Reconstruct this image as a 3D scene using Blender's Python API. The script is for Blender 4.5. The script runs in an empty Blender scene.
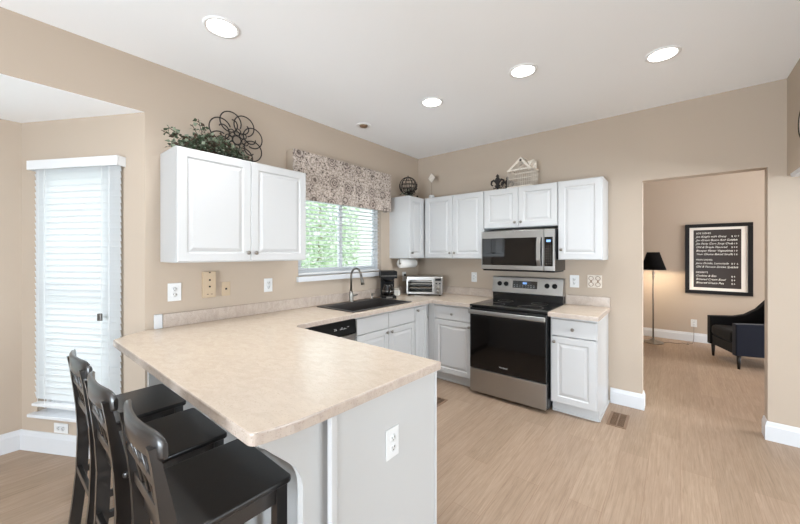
import bpy, bmesh, math, random
from mathutils import Vector, Matrix
random.seed(7)
S = bpy.context.scene
COL = S.collection
PI = math.pi

# ------------------------------------------------------------------ camera
cam_d = bpy.data.cameras.new('camera')
cam = bpy.data.objects.new('camera', cam_d); COL.objects.link(cam)
cam.location = (2.796, -3.815, 1.436)
cam.rotation_euler = (PI/2, 0, math.radians(39.3286))
cam_d.sensor_width = 36; cam_d.lens = 337.94/800*36
cam_d.shift_y = -8.627/800
cam_d.clip_start = 0.02
S.camera = cam

# ------------------------------------------------------------------ world, view, daylight
S.view_settings.view_transform = 'Standard'
S.view_settings.look = 'None'
S.view_settings.gamma = 1.0
S.view_settings.use_curve_mapping = False
S.view_settings.exposure = -0.34
S.cycles.max_bounces = 10
S.cycles.diffuse_bounces = 6
S.cycles.glossy_bounces = 4
S.cycles.transmission_bounces = 6
S.cycles.transparent_max_bounces = 12
S.cycles.sample_clamp_indirect = 6.0
S.cycles.use_denoising = True

w = bpy.data.worlds.new('world'); S.world = w; w.use_nodes = True
wn = w.node_tree
bg = wn.nodes['Background']
tc = wn.nodes.new('ShaderNodeTexCoord'); sp = wn.nodes.new('ShaderNodeSeparateXYZ'); cr = wn.nodes.new('ShaderNodeValToRGB')
wn.links.new(tc.outputs['Generated'], sp.inputs[0]); wn.links.new(sp.outputs['Z'], cr.inputs[0])
cr.color_ramp.elements[0].position = 0.0; cr.color_ramp.elements[0].color = (0.80, 0.86, 0.84, 1)
cr.color_ramp.elements[1].position = 0.5; cr.color_ramp.elements[1].color = (0.90, 0.95, 1.0, 1)
wn.links.new(cr.outputs[0], bg.inputs[0]); bg.inputs[1].default_value = 5.2

def area(name, loc, rot, sx, sy, power, col=(1, 1, 1), shape='RECTANGLE', spread=PI):
    d = bpy.data.lights.new(name, 'AREA'); d.shape = shape; d.size = sx; d.size_y = sy; d.energy = power; d.color = col; d.spread = spread
    o = bpy.data.objects.new(name, d); COL.objects.link(o); o.location = loc; o.rotation_euler = rot
    return o
# daylight just outside the window openings; rear and sitting-room lights are added fill (rotation -> emits along local -Z)
def aim(o, d):
    o.rotation_euler = Vector(d).to_track_quat('-Z', 'Y').to_euler(); return o
SKYC = (.765, .88, 1.0)
aim(area('added_fill_rear', (2.3, -7.2, .95), (0, 0, 0), 1.9, 1.7, 260, SKYC), (0, 1, .6))  # added fill behind the camera, tilted up to brighten the ceiling
aim(area('daylight_family_room', (7.15, -2.4, 1.3), (0, 0, 0), 3.4, 1.6, 225, (.765, .88, 1.0)), (-1, 0, .55))
aim(area('daylight_sink_window', (-0.7, -1.35, 1.9), (0, 0, 0), 1.2, 1.2, 18, SKYC), (1, 0, -.15))
aim(area('daylight_bay_window', (-1.35, -4.5, 1.3), (0, 0, 0), 1.2, 1.7, 16, SKYC), (1, 0, .1))
aim(area('daylight_angled_window', (-.55-.25, -3.44+.45, 1.2), (0, 0, 0), .8, 1.8, 15, SKYC), (.48, -.87, 0))
aim(area('added_fill_sitting_room', (6.9, 1.8, 1.6), (0, 0, 0), 2.4, 1.8, 210, (.95, .96, 1.0)), (-1, .1, .1))  # added fill to brighten the far room from an unseen opening

# ------------------------------------------------------------------ materials
MAT = {}
def lin(c):
    return tuple(((x/255)/12.92 if x/255 <= .04045 else (((x/255)+.055)/1.055)**2.4) for x in c)
def mat(name, rgb, rough=.5, metal=0., spec=.5, bump=None, noise=None, coat=0., trans=0., emit=None, sheen=0.):
    m = bpy.data.materials.new(name); m.use_nodes = True; n = m.node_tree; b = n.nodes['Principled BSDF']
    c = (*lin(rgb), 1)
    b.inputs['Base Color'].default_value = c
    b.inputs['Roughness'].default_value = rough; b.inputs['Metallic'].default_value = metal
    b.inputs['Specular IOR Level'].default_value = spec
    b.inputs['Coat Weight'].default_value = coat; b.inputs['Transmission Weight'].default_value = trans
    b.inputs['Sheen Weight'].default_value = sheen
    if emit: b.inputs['Emission Color'].default_value = (*lin(emit[0]), 1); b.inputs['Emission Strength'].default_value = emit[1]
    t = n.nodes.new('ShaderNodeTexCoord')
    nz = n.nodes.new('ShaderNodeTexNoise'); n.links.new(t.outputs['Object'], nz.inputs['Vector'])
    nz.inputs['Scale'].default_value = (noise or (40, .03))[0]; nz.inputs['Detail'].default_value = 4
    amp = (noise or (40, .03))[1]
    mx = n.nodes.new('ShaderNodeMix'); mx.data_type = 'RGBA'
    n.links.new(nz.outputs['Fac'], mx.inputs['Factor'])
    mx.inputs['A'].default_value = (*[x*(1-amp) for x in c[:3]], 1); mx.inputs['B'].default_value = (*[min(1, x*(1+amp)) for x in c[:3]], 1)
    n.links.new(mx.outputs['Result'], b.inputs['Base Color'])
    if bump:
        nb = n.nodes.new('ShaderNodeTexNoise'); nb.inputs['Scale'].default_value = bump[0]; n.links.new(t.outputs['Object'], nb.inputs['Vector'])
        bp = n.nodes.new('ShaderNodeBump'); bp.inputs['Strength'].default_value = bump[1]; bp.inputs['Distance'].default_value = .002
        n.links.new(nb.outputs['Fac'], bp.inputs['Height']); n.links.new(bp.outputs[0], b.inputs['Normal'])
    MAT[name] = m; return m

mat('tan wall paint', (180, 165, 149), .75, bump=(180, .06), noise=(2, .015))
mat('ceiling paint', (246, 248, 250), .85, bump=(120, .08), noise=(2, .01))
mat('white trim paint', (208, 210, 213), .4, noise=(5, .008))
mat('white cabinet', (191, 191, 191), .38, noise=(5, .01))
mat('peninsula panel', (184, 184, 183), .5, noise=(3, .015))
mat('blind vinyl', (216, 217, 218), .5, noise=(5, .01))
mat('nickel', (150, 145, 138), .3, 1.)
mat('faucet steel', (135, 132, 126), .32, 1.)
mat('brushed steel', (168, 166, 163), .3, 1., noise=(60, .03))
mat('steel dark', (120, 116, 112), .35, 1., noise=(60, .03))
mat('black plastic', (11, 11, 12), .4, spec=.2)
mat('black glass', (9, 9, 10), .05, 0., .5, coat=.4)
mat('oven glass', (14, 11, 10), .06, 0., .35)
mat('black enamel', (14, 14, 15), .25)
mat('printed grey', (190, 190, 190), .5)
mat('display glow', (120, 160, 220), .4, emit=((150, 185, 240), .5))
mat('sink composite', (50, 46, 44), .5, noise=(200, .25))
mat('black stool wood', (20, 16, 15), .38, noise=(30, .2), spec=.8, coat=.5)
mat('black stool seat', (20, 19, 20), .32, noise=(60, .25), spec=.7, coat=.2)
mat('white plastic', (216, 217, 217), .35)
mat('beige plastic', (186, 165, 138), .45)
mat('dark slot', (35, 30, 28), .6)
mat('paper', (240, 238, 234), .9)
mat('iron', (28, 19, 15), .6)
mat('distressed white', (216, 207, 195), .7, noise=(60, .25))
mat('leaf dark', (62, 76, 54), .55, noise=(25, .4))
mat('leaf grey', (128, 138, 118), .6, noise=(25, .35))
mat('leaf brown', (72, 52, 38), .6, noise=(25, .35))
mat('tree leaf', (178, 198, 172), .6, noise=(3, .35))
mat('tree bark', (140, 130, 115), .9, noise=(10, .3))
mat('lawn', (120, 150, 95), .9, noise=(3, .2))
mat('siding', (190, 192, 190), .8, noise=(2, .05))
mat('frame black', (14, 10, 9), .45, spec=.25)
mat('mat board', (232, 226, 218), .8)
mat('menu board', (50, 39, 33), .35, spec=.3)
mat('chalk white', (235, 230, 222), .7)
mat('velvet black', (17, 16, 17), .85, spec=.15, sheen=.06)
mat('velvet navy', (20, 24, 36), .85, spec=.15, sheen=.12)
mat('leg wood', (22, 18, 16), .4)
mat('vent brown', (132, 106, 84), .5, .2)
mat('can trim', (236, 236, 236), .5)
mat('lamp lens', (255, 255, 255), .5, emit=((255, 250, 242), 14.))
mat('lamp bulb', (255, 240, 215), .5, emit=((255, 225, 180), 12.))
mat('shade black', (15, 14, 14), .9, spec=.1)
mat('cord grey', (120, 112, 104), .6)
mat('oven interior', (110, 90, 70), .4, .6)
mat('coffee glass', (24, 20, 18), .05, 0., .6, coat=.4)

def glass_mat():
    m = bpy.data.materials.new('window glass'); m.use_nodes = True; n = m.node_tree; n.nodes.clear()
    o = n.nodes.new('ShaderNodeOutputMaterial'); t = n.nodes.new('ShaderNodeBsdfTransparent'); g = n.nodes.new('ShaderNodeBsdfGlossy')
    fr = n.nodes.new('ShaderNodeFresnel'); mx = n.nodes.new('ShaderNodeMixShader'); g.inputs['Roughness'].default_value = .01
    fr.inputs['IOR'].default_value = 1.3
    n.links.new(fr.outputs[0], mx.inputs[0]); n.links.new(t.outputs[0], mx.inputs[1]); n.links.new(g.outputs[0], mx.inputs[2]); n.links.new(mx.outputs[0], o.inputs[0])
    MAT['window glass'] = m
glass_mat()

def slat_mat():
    m = bpy.data.materials.new('blind slat'); m.use_nodes = True; n = m.node_tree; b = n.nodes['Principled BSDF']
    b.inputs['Base Color'].default_value = (.66, .67, .68, 1); b.inputs['Roughness'].default_value = .45
    t = n.nodes.new('ShaderNodeBsdfTranslucent'); t.inputs[0].default_value = (.9, .92, .92, 1)
    mx = n.nodes.new('ShaderNodeMixShader'); mx.inputs[0].default_value = .45
    n.links.new(b.outputs[0], mx.inputs[1]); n.links.new(t.outputs[0], mx.inputs[2]); n.links.new(mx.outputs[0], n.nodes['Material Output'].inputs[0])
    MAT['blind slat'] = m
slat_mat()

def floor_mat():
    m = bpy.data.materials.new('oak plank floor'); m.use_nodes = True; n = m.node_tree; b = n.nodes['Principled BSDF']; L = n.links.new
    tc = n.nodes.new('ShaderNodeTexCoord'); mp = n.nodes.new('ShaderNodeMapping'); mp.inputs['Rotation'].default_value = (0, 0, PI/2)
    mp.inputs['Location'].default_value = (.33, .076, 0)
    L(tc.outputs['Object'], mp.inputs[0])
    br = n.nodes.new('ShaderNodeTexBrick'); L(mp.outputs[0], br.inputs['Vector'])
    br.inputs['Scale'].default_value = 1; br.inputs['Brick Width'].default_value = 1.22; br.inputs['Row Height'].default_value = .17
    br.inputs['Mortar Size'].default_value = .0012; br.inputs['Mortar Smooth'].default_value = .3
    br.offset = .37; br.offset_frequency = 2
    br.inputs['Color1'].default_value = (0, 0, 0, 1); br.inputs['Color2'].default_value = (1, 1, 1, 1); br.inputs['Mortar'].default_value = (.5, .5, .5, 1)
    rr = n.nodes.new('ShaderNodeValToRGB'); L(br.outputs['Color'], rr.inputs[0])
    e = rr.color_ramp.elements
    e[0].color = (*lin((158, 137, 117)), 1); e[1].color = (*lin((171, 149, 128)), 1)
    x = e.new(.35); x.color = (*lin((163, 141, 121)), 1); x = e.new(.7); x.color = (*lin((166, 144, 124)), 1)
    # grain stretched along the plank
    g = n.nodes.new('ShaderNodeMapping'); g.inputs['Scale'].default_value = (38, 1.6, 38); L(tc.outputs['Object'], g.inputs[0])
    nz = n.nodes.new('ShaderNodeTexNoise'); nz.inputs['Scale'].default_value = 2.2; nz.inputs['Detail'].default_value = 8; nz.inputs['Roughness'].default_value = .65; nz.inputs['Distortion'].default_value = 1.2
    L(g.outputs[0], nz.inputs['Vector'])
    gr = n.nodes.new('ShaderNodeValToRGB'); L(nz.outputs['Fac'], gr.inputs[0])
    gr.color_ramp.elements[0].position = .3; gr.color_ramp.elements[0].color = (.70, .66, .62, 1)
    gr.color_ramp.elements[1].position = .68; gr.color_ramp.elements[1].color = (1.06, 1.06, 1.06, 1)
    mu = n.nodes.new('ShaderNodeMix'); mu.data_type = 'RGBA'; mu.blend_type = 'MULTIPLY'; mu.inputs['Factor'].default_value = 1
    L(rr.outputs[0], mu.inputs['A']); L(gr.outputs[0], mu.inputs['B'])
    mo = n.nodes.new('ShaderNodeMix'); mo.data_type = 'RGBA'; L(br.outputs['Fac'], mo.inputs['Factor'])
    L(mu.outputs['Result'], mo.inputs['A']); mo.inputs['B'].default_value = (*lin((140, 112, 92)), 1)
    L(mo.outputs['Result'], b.inputs['Base Color'])
    b.inputs['Roughness'].default_value = .42; b.inputs['Specular IOR Level'].default_value = .35
    bp = n.nodes.new('ShaderNodeBump'); bp.inputs['Strength'].default_value = .12; bp.inputs['Distance'].default_value = .002; L(nz.outputs['Fac'], bp.inputs['Height']); L(bp.outputs[0], b.inputs['Normal'])
    MAT['oak plank floor'] = m
floor_mat()

def laminate(name, c1, c2, c3):
    m = bpy.data.materials.new(name); m.use_nodes = True; n = m.node_tree; b = n.nodes['Principled BSDF']; L = n.links.new
    tc = n.nodes.new('ShaderNodeTexCoord'); mp = n.nodes.new('ShaderNodeMapping'); mp.inputs['Scale'].default_value = (1, 1.8, 1); L(tc.outputs['Object'], mp.inputs[0])
    a = n.nodes.new('ShaderNodeTexNoise'); a.inputs['Scale'].default_value = 14; a.inputs['Detail'].default_value = 8; a.inputs['Distortion'].default_value = 1; L(mp.outputs[0], a.inputs['Vector'])
    s = n.nodes.new('ShaderNodeTexNoise'); s.inputs['Scale'].default_value = 160; s.inputs['Detail'].default_value = 3; L(tc.outputs['Object'], s.inputs['Vector'])
    r = n.nodes.new('ShaderNodeValToRGB'); L(a.outputs['Fac'], r.inputs[0])
    r.color_ramp.elements[0].position = .32; r.color_ramp.elements[0].color = (*lin(c2), 1)
    r.color_ramp.elements[1].position = .62; r.color_ramp.elements[1].color = (*lin(c1), 1)
    q = n.nodes.new('ShaderNodeValToRGB'); L(s.outputs['Fac'], q.inputs[0]); q.color_ramp.elements[0].position = .33; q.color_ramp.elements[0].color = (1, 1, 1, 1); q.color_ramp.elements[1].position = .42; q.color_ramp.elements[1].color = (0, 0, 0, 1)
    mx = n.nodes.new('ShaderNodeMix'); mx.data_type = 'RGBA'; L(q.outputs[0], mx.inputs['Factor']); L(r.outputs[0], mx.inputs['A']); mx.inputs['B'].default_value = (*lin(c3), 1)
    L(mx.outputs['Result'], b.inputs['Base Color']); b.inputs['Roughness'].default_value = .24; b.inputs['Specular IOR Level'].default_value = .55
    MAT[name] = m
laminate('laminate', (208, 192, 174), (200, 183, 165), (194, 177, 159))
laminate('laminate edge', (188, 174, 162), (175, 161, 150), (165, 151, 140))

def valance_mat():
    m = bpy.data.materials.new('floral fabric'); m.use_nodes = True; n = m.node_tree; b = n.nodes['Principled BSDF']; L = n.links.new
    tc = n.nodes.new('ShaderNodeTexCoord')
    sx = n.nodes.new('ShaderNodeSeparateXYZ'); L(tc.outputs['Object'], sx.inputs[0])
    cb = n.nodes.new('ShaderNodeCombineXYZ'); ad = n.nodes.new('ShaderNodeMath'); L(sx.outputs['X'], ad.inputs[0]); L(sx.outputs['Y'], ad.inputs[1])
    L(ad.outputs[0], cb.inputs[0]); L(sx.outputs['Z'], cb.inputs[1])
    def ramp(src, stops):
        r = n.nodes.new('ShaderNodeValToRGB'); r.color_ramp.interpolation = 'CONSTANT'; L(src, r.inputs[0])
        e = r.color_ramp.elements
        e[0].position = stops[0][0]; e[0].color = (stops[0][1],)*3+(1,); e[1].position = stops[1][0]; e[1].color = (stops[1][1],)*3+(1,)
        for p_, c_ in stops[2:]:
            q = e.new(p_); q.color = (c_,)*3+(1,)
        return r.outputs[0]
    v = n.nodes.new('ShaderNodeTexVoronoi'); v.inputs['Scale'].default_value = 5.2; v.inputs['Randomness'].default_value = .35; L(cb.outputs[0], v.inputs['Vector'])
    rings = ramp(v.outputs['Distance'], [(0, .95), (.06, 0), (.10, .8), (.16, .15), (.24, .9), (.28, .1), (.33, .7), (.35, 0)])
    ns = n.nodes.new('ShaderNodeTexNoise'); ns.inputs['Scale'].default_value = 48; ns.inputs['Detail'].default_value = 1; L(cb.outputs[0], ns.inputs['Vector'])
    pet = ramp(ns.outputs['Fac'], [(0, 0), (.51, 1)])
    v2 = n.nodes.new('ShaderNodeTexVoronoi'); v2.inputs['Scale'].default_value = 30; L(cb.outputs[0], v2.inputs['Vector'])
    dots = ramp(v2.outputs['Distance'], [(0, 1), (.26, 0), (.42, .35), (.55, .0)])
    mxx = n.nodes.new('ShaderNodeMath'); mxx.operation = 'MAXIMUM'; L(rings, mxx.inputs[0]); L(dots, mxx.inputs[1])
    ml = n.nodes.new('ShaderNodeMath'); ml.operation = 'MULTIPLY'; L(pet, ml.inputs[0]); ml.inputs[1].default_value = .5
    m2 = n.nodes.new('ShaderNodeMath'); m2.operation = 'MAXIMUM'; L(mxx.outputs[0], m2.inputs[0]); L(ml.outputs[0], m2.inputs[1])
    mx = n.nodes.new('ShaderNodeMix'); mx.data_type = 'RGBA'; L(m2.outputs[0], mx.inputs['Factor'])
    mx.inputs['A'].default_value = (*lin((196, 183, 172)), 1); mx.inputs['B'].default_value = (*lin((88, 75, 69)), 1)
    L(mx.outputs['Result'], b.inputs['Base Color']); b.inputs['Roughness'].default_value = .9
    MAT['floral fabric'] = m
valance_mat()

# ------------------------------------------------------------------ mesh helpers
class MB:
    def __init__(self): self.bm = bmesh.new()
    def box(self, a, b, bev=0., seg=2, M=None):
        bm = self.bm
        a, b = [min(p, q) for p, q in zip(a, b)], [max(p, q) for p, q in zip(a, b)]
        vs = [bm.verts.new((x, y, z)) for x in (a[0], b[0]) for y in (a[1], b[1]) for z in (a[2], b[2])]
        idx = [(0, 1, 3, 2), (4, 6, 7, 5), (0, 4, 5, 1), (2, 3, 7, 6), (0, 2, 6, 4), (1, 5, 7, 3)]
        fs = [bm.faces.new([vs[i] for i in f]) for f in idx]
        geo = vs
        if bev > 0:
            es = list({e for f in fs for e in f.edges})
            r = bmesh.ops.bevel(bm, geom=es, offset=min(bev, .49*min(b[i]-a[i] for i in range(3))), segments=seg, affect='EDGES', profile=.5)
            geo = list({v for f in r['faces'] for v in f.verts} | {v for f in fs if f.is_valid for v in f.verts})
        if M is not None: bmesh.ops.transform(bm, matrix=M, verts=[v for v in geo if v.is_valid])
        return self
    def prism(self, pts, z0, z1, axis='z', bev=0., M=None, topbev=0.):
        # polygon extruded along axis; pts are 2-D in the other two axes
        bm = self.bm
        def P(u, v, t): return {'z': (u, v, t), 'x': (t, u, v), 'y': (u, t, v)}[axis]
        lo = [bm.verts.new(P(u, v, z0)) for u, v in pts]; hi = [bm.verts.new(P(u, v, z1)) for u, v in pts]
        n = len(pts); fl = bm.faces.new(lo); fh = bm.faces.new(hi[::-1])
        for i in range(n): bm.faces.new((lo[i], hi[i], hi[(i+1) % n], lo[(i+1) % n]))
        vs = lo+hi
        bmesh.ops.recalc_face_normals(bm, faces=list({f for v in vs for f in v.link_faces}))
        if topbev:
            es = [e for e in fh.edges]+([e for e in fl.edges] if bev else [])
            r = bmesh.ops.bevel(bm, geom=es, offset=topbev, segments=3, affect='EDGES', profile=.5)
            vs = list(set([v for f in r['faces'] for v in f.verts] + [v for v in vs if v.is_valid]))
        if M is not None: bmesh.ops.transform(bm, matrix=M, verts=vs)
        return self
    def lathe(self, prof, c=(0, 0, 0), n=24, axis='z', M=None):
        bm = self.bm; rings = []; c = Vector(c)
        for r, h in prof:
            ring = []
            for i in range(n):
                t = 2*PI*i/n; x, y = r*math.cos(t), r*math.sin(t)
                p = {'z': Vector((x, y, h)), 'x': Vector((h, x, y)), 'y': Vector((y, h, x))}[axis]
                ring.append(bm.verts.new(p+c))
            rings.append(ring)
        fs = []
        for a, b in zip(rings, rings[1:]):
            for i in range(n): fs.append(bm.faces.new((a[i], a[(i+1) % n], b[(i+1) % n], b[i])))
        ring_shape = prof[0] == prof[-1]
        if prof[0][0] > 1e-5 and not ring_shape: fs.append(bm.faces.new(rings[0][::-1]))
        if prof[-1][0] > 1e-5 and not ring_shape: fs.append(bm.faces.new(rings[-1]))
        for f in fs: f.smooth = len(f.verts) == 4
        vs = [v for r in rings for v in r]
        if M is not None: bmesh.ops.transform(bm, matrix=M, verts=vs)
        return self
    def tube(self, pts, r, n=10, closed=False, flat=None):
        bm = self.bm; pts = [Vector(p) for p in pts]; rings = []; m = len(pts); rr = r if isinstance(r, (list, tuple)) else [r]*m
        prev = None
        for i, p in enumerate(pts):
            if closed: t = (pts[(i+1) % m]-pts[i-1])
            else: t = pts[min(i+1, m-1)]-pts[max(i-1, 0)]
            t = t.normalized() if t.length > 1e-9 else Vector((0, 0, 1))
            if prev is None:
                up = Vector((0, 0, 1)) if abs(t.z) < .9 else Vector((1, 0, 0))
                u = t.cross(up).normalized()
            else:
                u = (prev-t*prev.dot(t)); u = u.normalized() if u.length > 1e-6 else t.orthogonal().normalized()
            v = t.cross(u); prev = u
            rings.append([bm.verts.new(p+(u*math.cos(a)+v*math.sin(a))*rr[i]) for a in [2*PI*k/n for k in range(n)]])
        prs = list(zip(rings, rings[1:]))+([(rings[-1], rings[0])] if closed else [])
        for a, b in prs:
            for i in range(n):
                f = bm.faces.new((a[i], a[(i+1) % n], b[(i+1) % n], b[i])); f.smooth = True
        if not closed:
            bm.faces.new(rings[0][::-1]); bm.faces.new(rings[-1])
        return self
    def rings(self, loops, cap0=False, cap1=True):
        # list of equal-length loops of points joined into a surface
        bm = self.bm; R = [[bm.verts.new(p) for p in lp] for lp in loops]; n = len(R[0])
        for a, b in zip(R, R[1:]):
            for i in range(n): bm.faces.new((a[i], a[(i+1) % n], b[(i+1) % n], b[i]))
        if cap0: bm.faces.new(R[0][::-1])
        if cap1: bm.faces.new(R[-1])
        return self
    def quad(self, pts): self.bm.faces.new([self.bm.verts.new(p) for p in pts]); return self
    def build(self, name, m, parent=None, M=None, loc=None):
        me = bpy.data.meshes.new(name)
        bmesh.ops.recalc_face_normals(self.bm, faces=self.bm.faces[:]) if len(self.bm.faces) < 60000 else None
        if M is not None: bmesh.ops.transform(self.bm, matrix=M, verts=self.bm.verts[:])
        self.bm.to_mesh(me); self.bm.free()
        ms = m if isinstance(m, (list, tuple)) else [m]
        for k in ms: me.materials.append(MAT[k])
        o = bpy.data.objects.new(name, me); COL.objects.link(o)
        if parent: o.parent = parent
        if loc: o.location = loc
        return o

def thing(name, label, cat, loc=(0, 0, 0), rz=0, group=None):
    o = bpy.data.objects.new(name, None); COL.objects.link(o); o.empty_display_size = .05
    o.location = loc; o.rotation_euler = (0, 0, rz); o['label'] = label; o['category'] = cat
    if group: o['group'] = group
    return o
def tag(o, label, cat, group=None):
    o['label'] = label; o['category'] = cat
    if group: o['group'] = group
    return o
def struct(o, label=None, cat=None):
    o['kind'] = 'structure'
    if label: o['label'] = label
    if cat: o['category'] = cat
    return o
def copy_tree(o, parent=None):
    c = o.copy(); COL.objects.link(c); c.parent = parent
    for ch in list(o.children): copy_tree(ch, c)
    return c
def text_mesh(body, size, extrude=.0005, align='LEFT', shear=0):
    cu = bpy.data.curves.new('t', 'FONT'); cu.body = body; cu.size = size; cu.extrude = extrude; cu.align_x = align; cu.shear = shear; cu.resolution_u = 3
    o = bpy.data.objects.new('t', cu); COL.objects.link(o)
    bpy.context.view_layer.update()
    me = bpy.data.meshes.new_from_object(o.evaluated_get(bpy.context.evaluated_depsgraph_get()))
    bpy.data.objects.remove(o); bpy.data.curves.remove(cu)
    return me
def add_mesh(mb, me, M):
    n = len(mb.bm.verts); mb.bm.from_mesh(me); mb.bm.verts.ensure_lookup_table()
    bmesh.ops.transform(mb.bm, matrix=M, verts=mb.bm.verts[n:]); bpy.data.meshes.remove(me)

H = 2.754
# ------------------------------------------------------------------ setting
struct(MB().box((-1.6, -7.4, -.1), (7.2, 4, 0)).build('floor', 'oak plank floor'), 'light oak plank floor', 'floor')
c = MB()
c.box((-.12, -7.12, H), (7.12, .12, H+.1)); struct(c.build('ceiling', 'ceiling paint'), 'white kitchen ceiling', 'ceiling')
YA = -3.137
BD = (-.937, -3.656); BY2 = -5.3; BY3 = BY2-.527
c = MB().prism([(-.004, YA), (-.12, YA+.05), (-1.08, -3.6), (-1.08, BY2-.06), (-.12, BY3-.07), (-.004, BY3)], 2.396, 2.5); struct(c.build('ceiling', 'ceiling paint'), 'lower white ceiling over the bay window nook', 'ceiling')
struct(MB().box((.6, .12, 3.0), (7.2, 3.6, 3.1)).build('ceiling', 'ceiling paint'), 'ceiling of the room beyond the doorway', 'ceiling')
# left wall with window hole
WY0, WY1, WZ0, WZ1 = -1.935, -.765, 1.215, 2.25
m = MB()
m.box((-.12, YA, 0), (0, WY0, H)).box((-.12, WY1, 0), (0, .12, H)).box((-.12, WY0, 0), (0, WY1, WZ0)).box((-.12, WY0, WZ1), (0, WY1, H))
m.box((-.12, BY3, 2.398), (0, YA, H)).box((-.12, -7.12, 0), (0, BY3, H))
struct(m.build('wall_left', 'tan wall paint'), 'tan wall with the sink window', 'wall')
# back wall with doorway
XD0, XD1, HD = 2.55, 3.338, 2.102
m = MB().box((0, 0, 0), (XD0, .12, H)).box((XD1, 0, 0), (7.12, .12, H)).box((XD0, 0, HD), (XD1, .12, H)); struct(m.build('wall_back', 'tan wall paint'), 'tan wall behind the range with an open doorway', 'wall')
# bay walls
aA = math.atan2(BD[1]-YA, BD[0]); LA = math.hypot(BD[0], BD[1]-YA)
MA = Matrix.Translation((0, YA, 0)) @ Matrix.Rotation(aA, 4, 'Z')   # local x = along wall (s), local +y... inside side
# local frame: x along wall outwards; interior is on the side of local +y (checked: rotated (0,1) points to -Y)
def wall_with_hole(L, T, s0, s1, z0, z1, h, side):
    m = MB(); y0, y1 = (0, -T) if side > 0 else (0, T)
    m.box((0, y0, 0), (s0, y1, h)).box((s1, y0, 0), (L, y1, h)).box((s0, y0, 0), (s1, y1, z0)).box((s0, y0, z1), (s1, y1, h)); return m
struct(wall_with_hole(LA+.06, .12, .22, .925, .262, 2.06, 2.398, 1).build('wall_bay_angled', 'tan wall paint', M=MA), 'angled wall of the window nook holding the tall window', 'wall')
MBy = Matrix.Translation((BD[0], BD[1], 0)) @ Matrix.Rotation(-PI/2, 4, 'Z')
LB = BD[1]-BY2
struct(wall_with_hole(LB, .12, .25, LB-.25, .262, 2.06, 2.398, 1).build('wall_bay_outer', 'tan wall paint', M=MBy @ Matrix.Scale(1, 4)), 'outer wall of the window nook', 'wall')
m = MB().prism([(0, BY3), (BD[0], BY2), (BD[0]-.12, BY2), (BD[0]-.12, BY2-.1), (-.06, BY3-.12), (0, BY3-.12)], 0, 2.398); struct(m.build('wall_bay_near', 'tan wall paint'), 'near angled wall of the window nook', 'wall')
# header on the right with an opening below, other enclosing walls
m = MB().box((3.438, -3.2, 2.02), (3.58, 0, H)).box((3.438, -7.12, 0), (3.58, -3.2, H)); struct(m.build('wall_right', 'tan wall paint'), 'tan header wall above the wide opening on the right', 'wall')
m = MB().prism([(-.02, 0), (.16, 0), (.17, .03), (.165, .07), (.15, .09), (-.01, .09), (-.025, .07), (-.03, .03)], -3.2, -.075, axis='y', M=Matrix.Translation((3.468, 0, 1.995)))
struct(m.build('trim_1', 'white trim paint'), 'white molding along the bottom of the right header', 'trim')
m = MB().box((-.12, -7.12, 0), (1.3, -7.0, H)).box((3.3, -7.12, 0), (7.12, -7.0, H)).box((1.3, -7.12, 2.3), (3.3, -7.0, H)); struct(m.build('wall_rear', 'tan wall paint'))
m = MB().box((7.0, -7.0, 0), (7.12, -4.2, H)).box((7.0, -.6, 0), (7.12, 0, H)).box((7.0, -4.2, 0), (7.12, -.6, .5)).box((7.0, -4.2, 2.5), (7.12, -.6, H)); struct(m.build('wall_family_side', 'tan wall paint'))
YF = 3.475
m = MB().box((.6, YF, 0), (7.12, YF+.12, 3.0)); struct(m.build('wall_sitting_room', 'tan wall paint'), 'tan wall of the room beyond the doorway', 'wall')
m = MB().box((.6, .12, 0), (.72, YF, 3.0)).box((6.6, .12, 0), (6.72, .6, 3.0)).box((6.6, 3.0, 0), (6.72, YF, 3.0)).box((6.6, .6, 0), (6.72, 3.0, .6)).box((6.6, .6, 2.5), (6.72, 3, 3)).box((.6, .12, 2.7), (7.12, .14, 3.0)); struct(m.build('wall_sitting_ends', 'tan wall paint'))

# baseboards: profile extruded along paths
def baseboard(name, path, closed_label, h=.142):
    # path: list of xy points; interior on the LEFT of the direction of travel; profile with a small ogee
    prof = [(0, 0), (.016, 0), (.016, h-.035), (.012, h-.025), (.009, h-.008), (.006, h), (0, h)]
    pts = [Vector(p) for p in path]; loops = []
    for i, p in enumerate(pts):
        d0 = (pts[i]-pts[i-1]).normalized() if i else None
        d1 = (pts[i+1]-pts[i]).normalized() if i < len(pts)-1 else None
        if d0 is None: nn = Vector((-d1.y, d1.x)); k = 1
        elif d1 is None: nn = Vector((-d0.y, d0.x)); k = 1
        else:
            n0 = Vector((-d0.y, d0.x)); n1 = Vector((-d1.y, d1.x)); nn = (n0+n1).normalized(); k = 1/max(.3, nn.dot(n0))
        loops.append([(p.x+nn.x*o*k, p.y+nn.y*o*k, z) for o, z in prof])
    m = MB().rings(loops, True, True)
    return struct(m.build(name, 'white trim paint'), closed_label, 'baseboard')
baseboard('baseboard_left', [(0, YA+.06), (0, YA), BD, (BD[0], BY2), (0, BY3), (0, -7.0)], 'white baseboard round the window nook')
baseboard('baseboard_back', [(XD0, .12), (XD0, 0), (2.30, 0)], 'white baseboard between range cabinets and doorway')
baseboard('baseboard_right', [(6.9, 0), (XD1, 0), (XD1, .12)], 'white baseboard wrapping the right side of the doorway')
baseboard('baseboard_sitting', [(6.6, YF), (.72, YF)], 'white baseboard in the room beyond the doorway')

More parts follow.
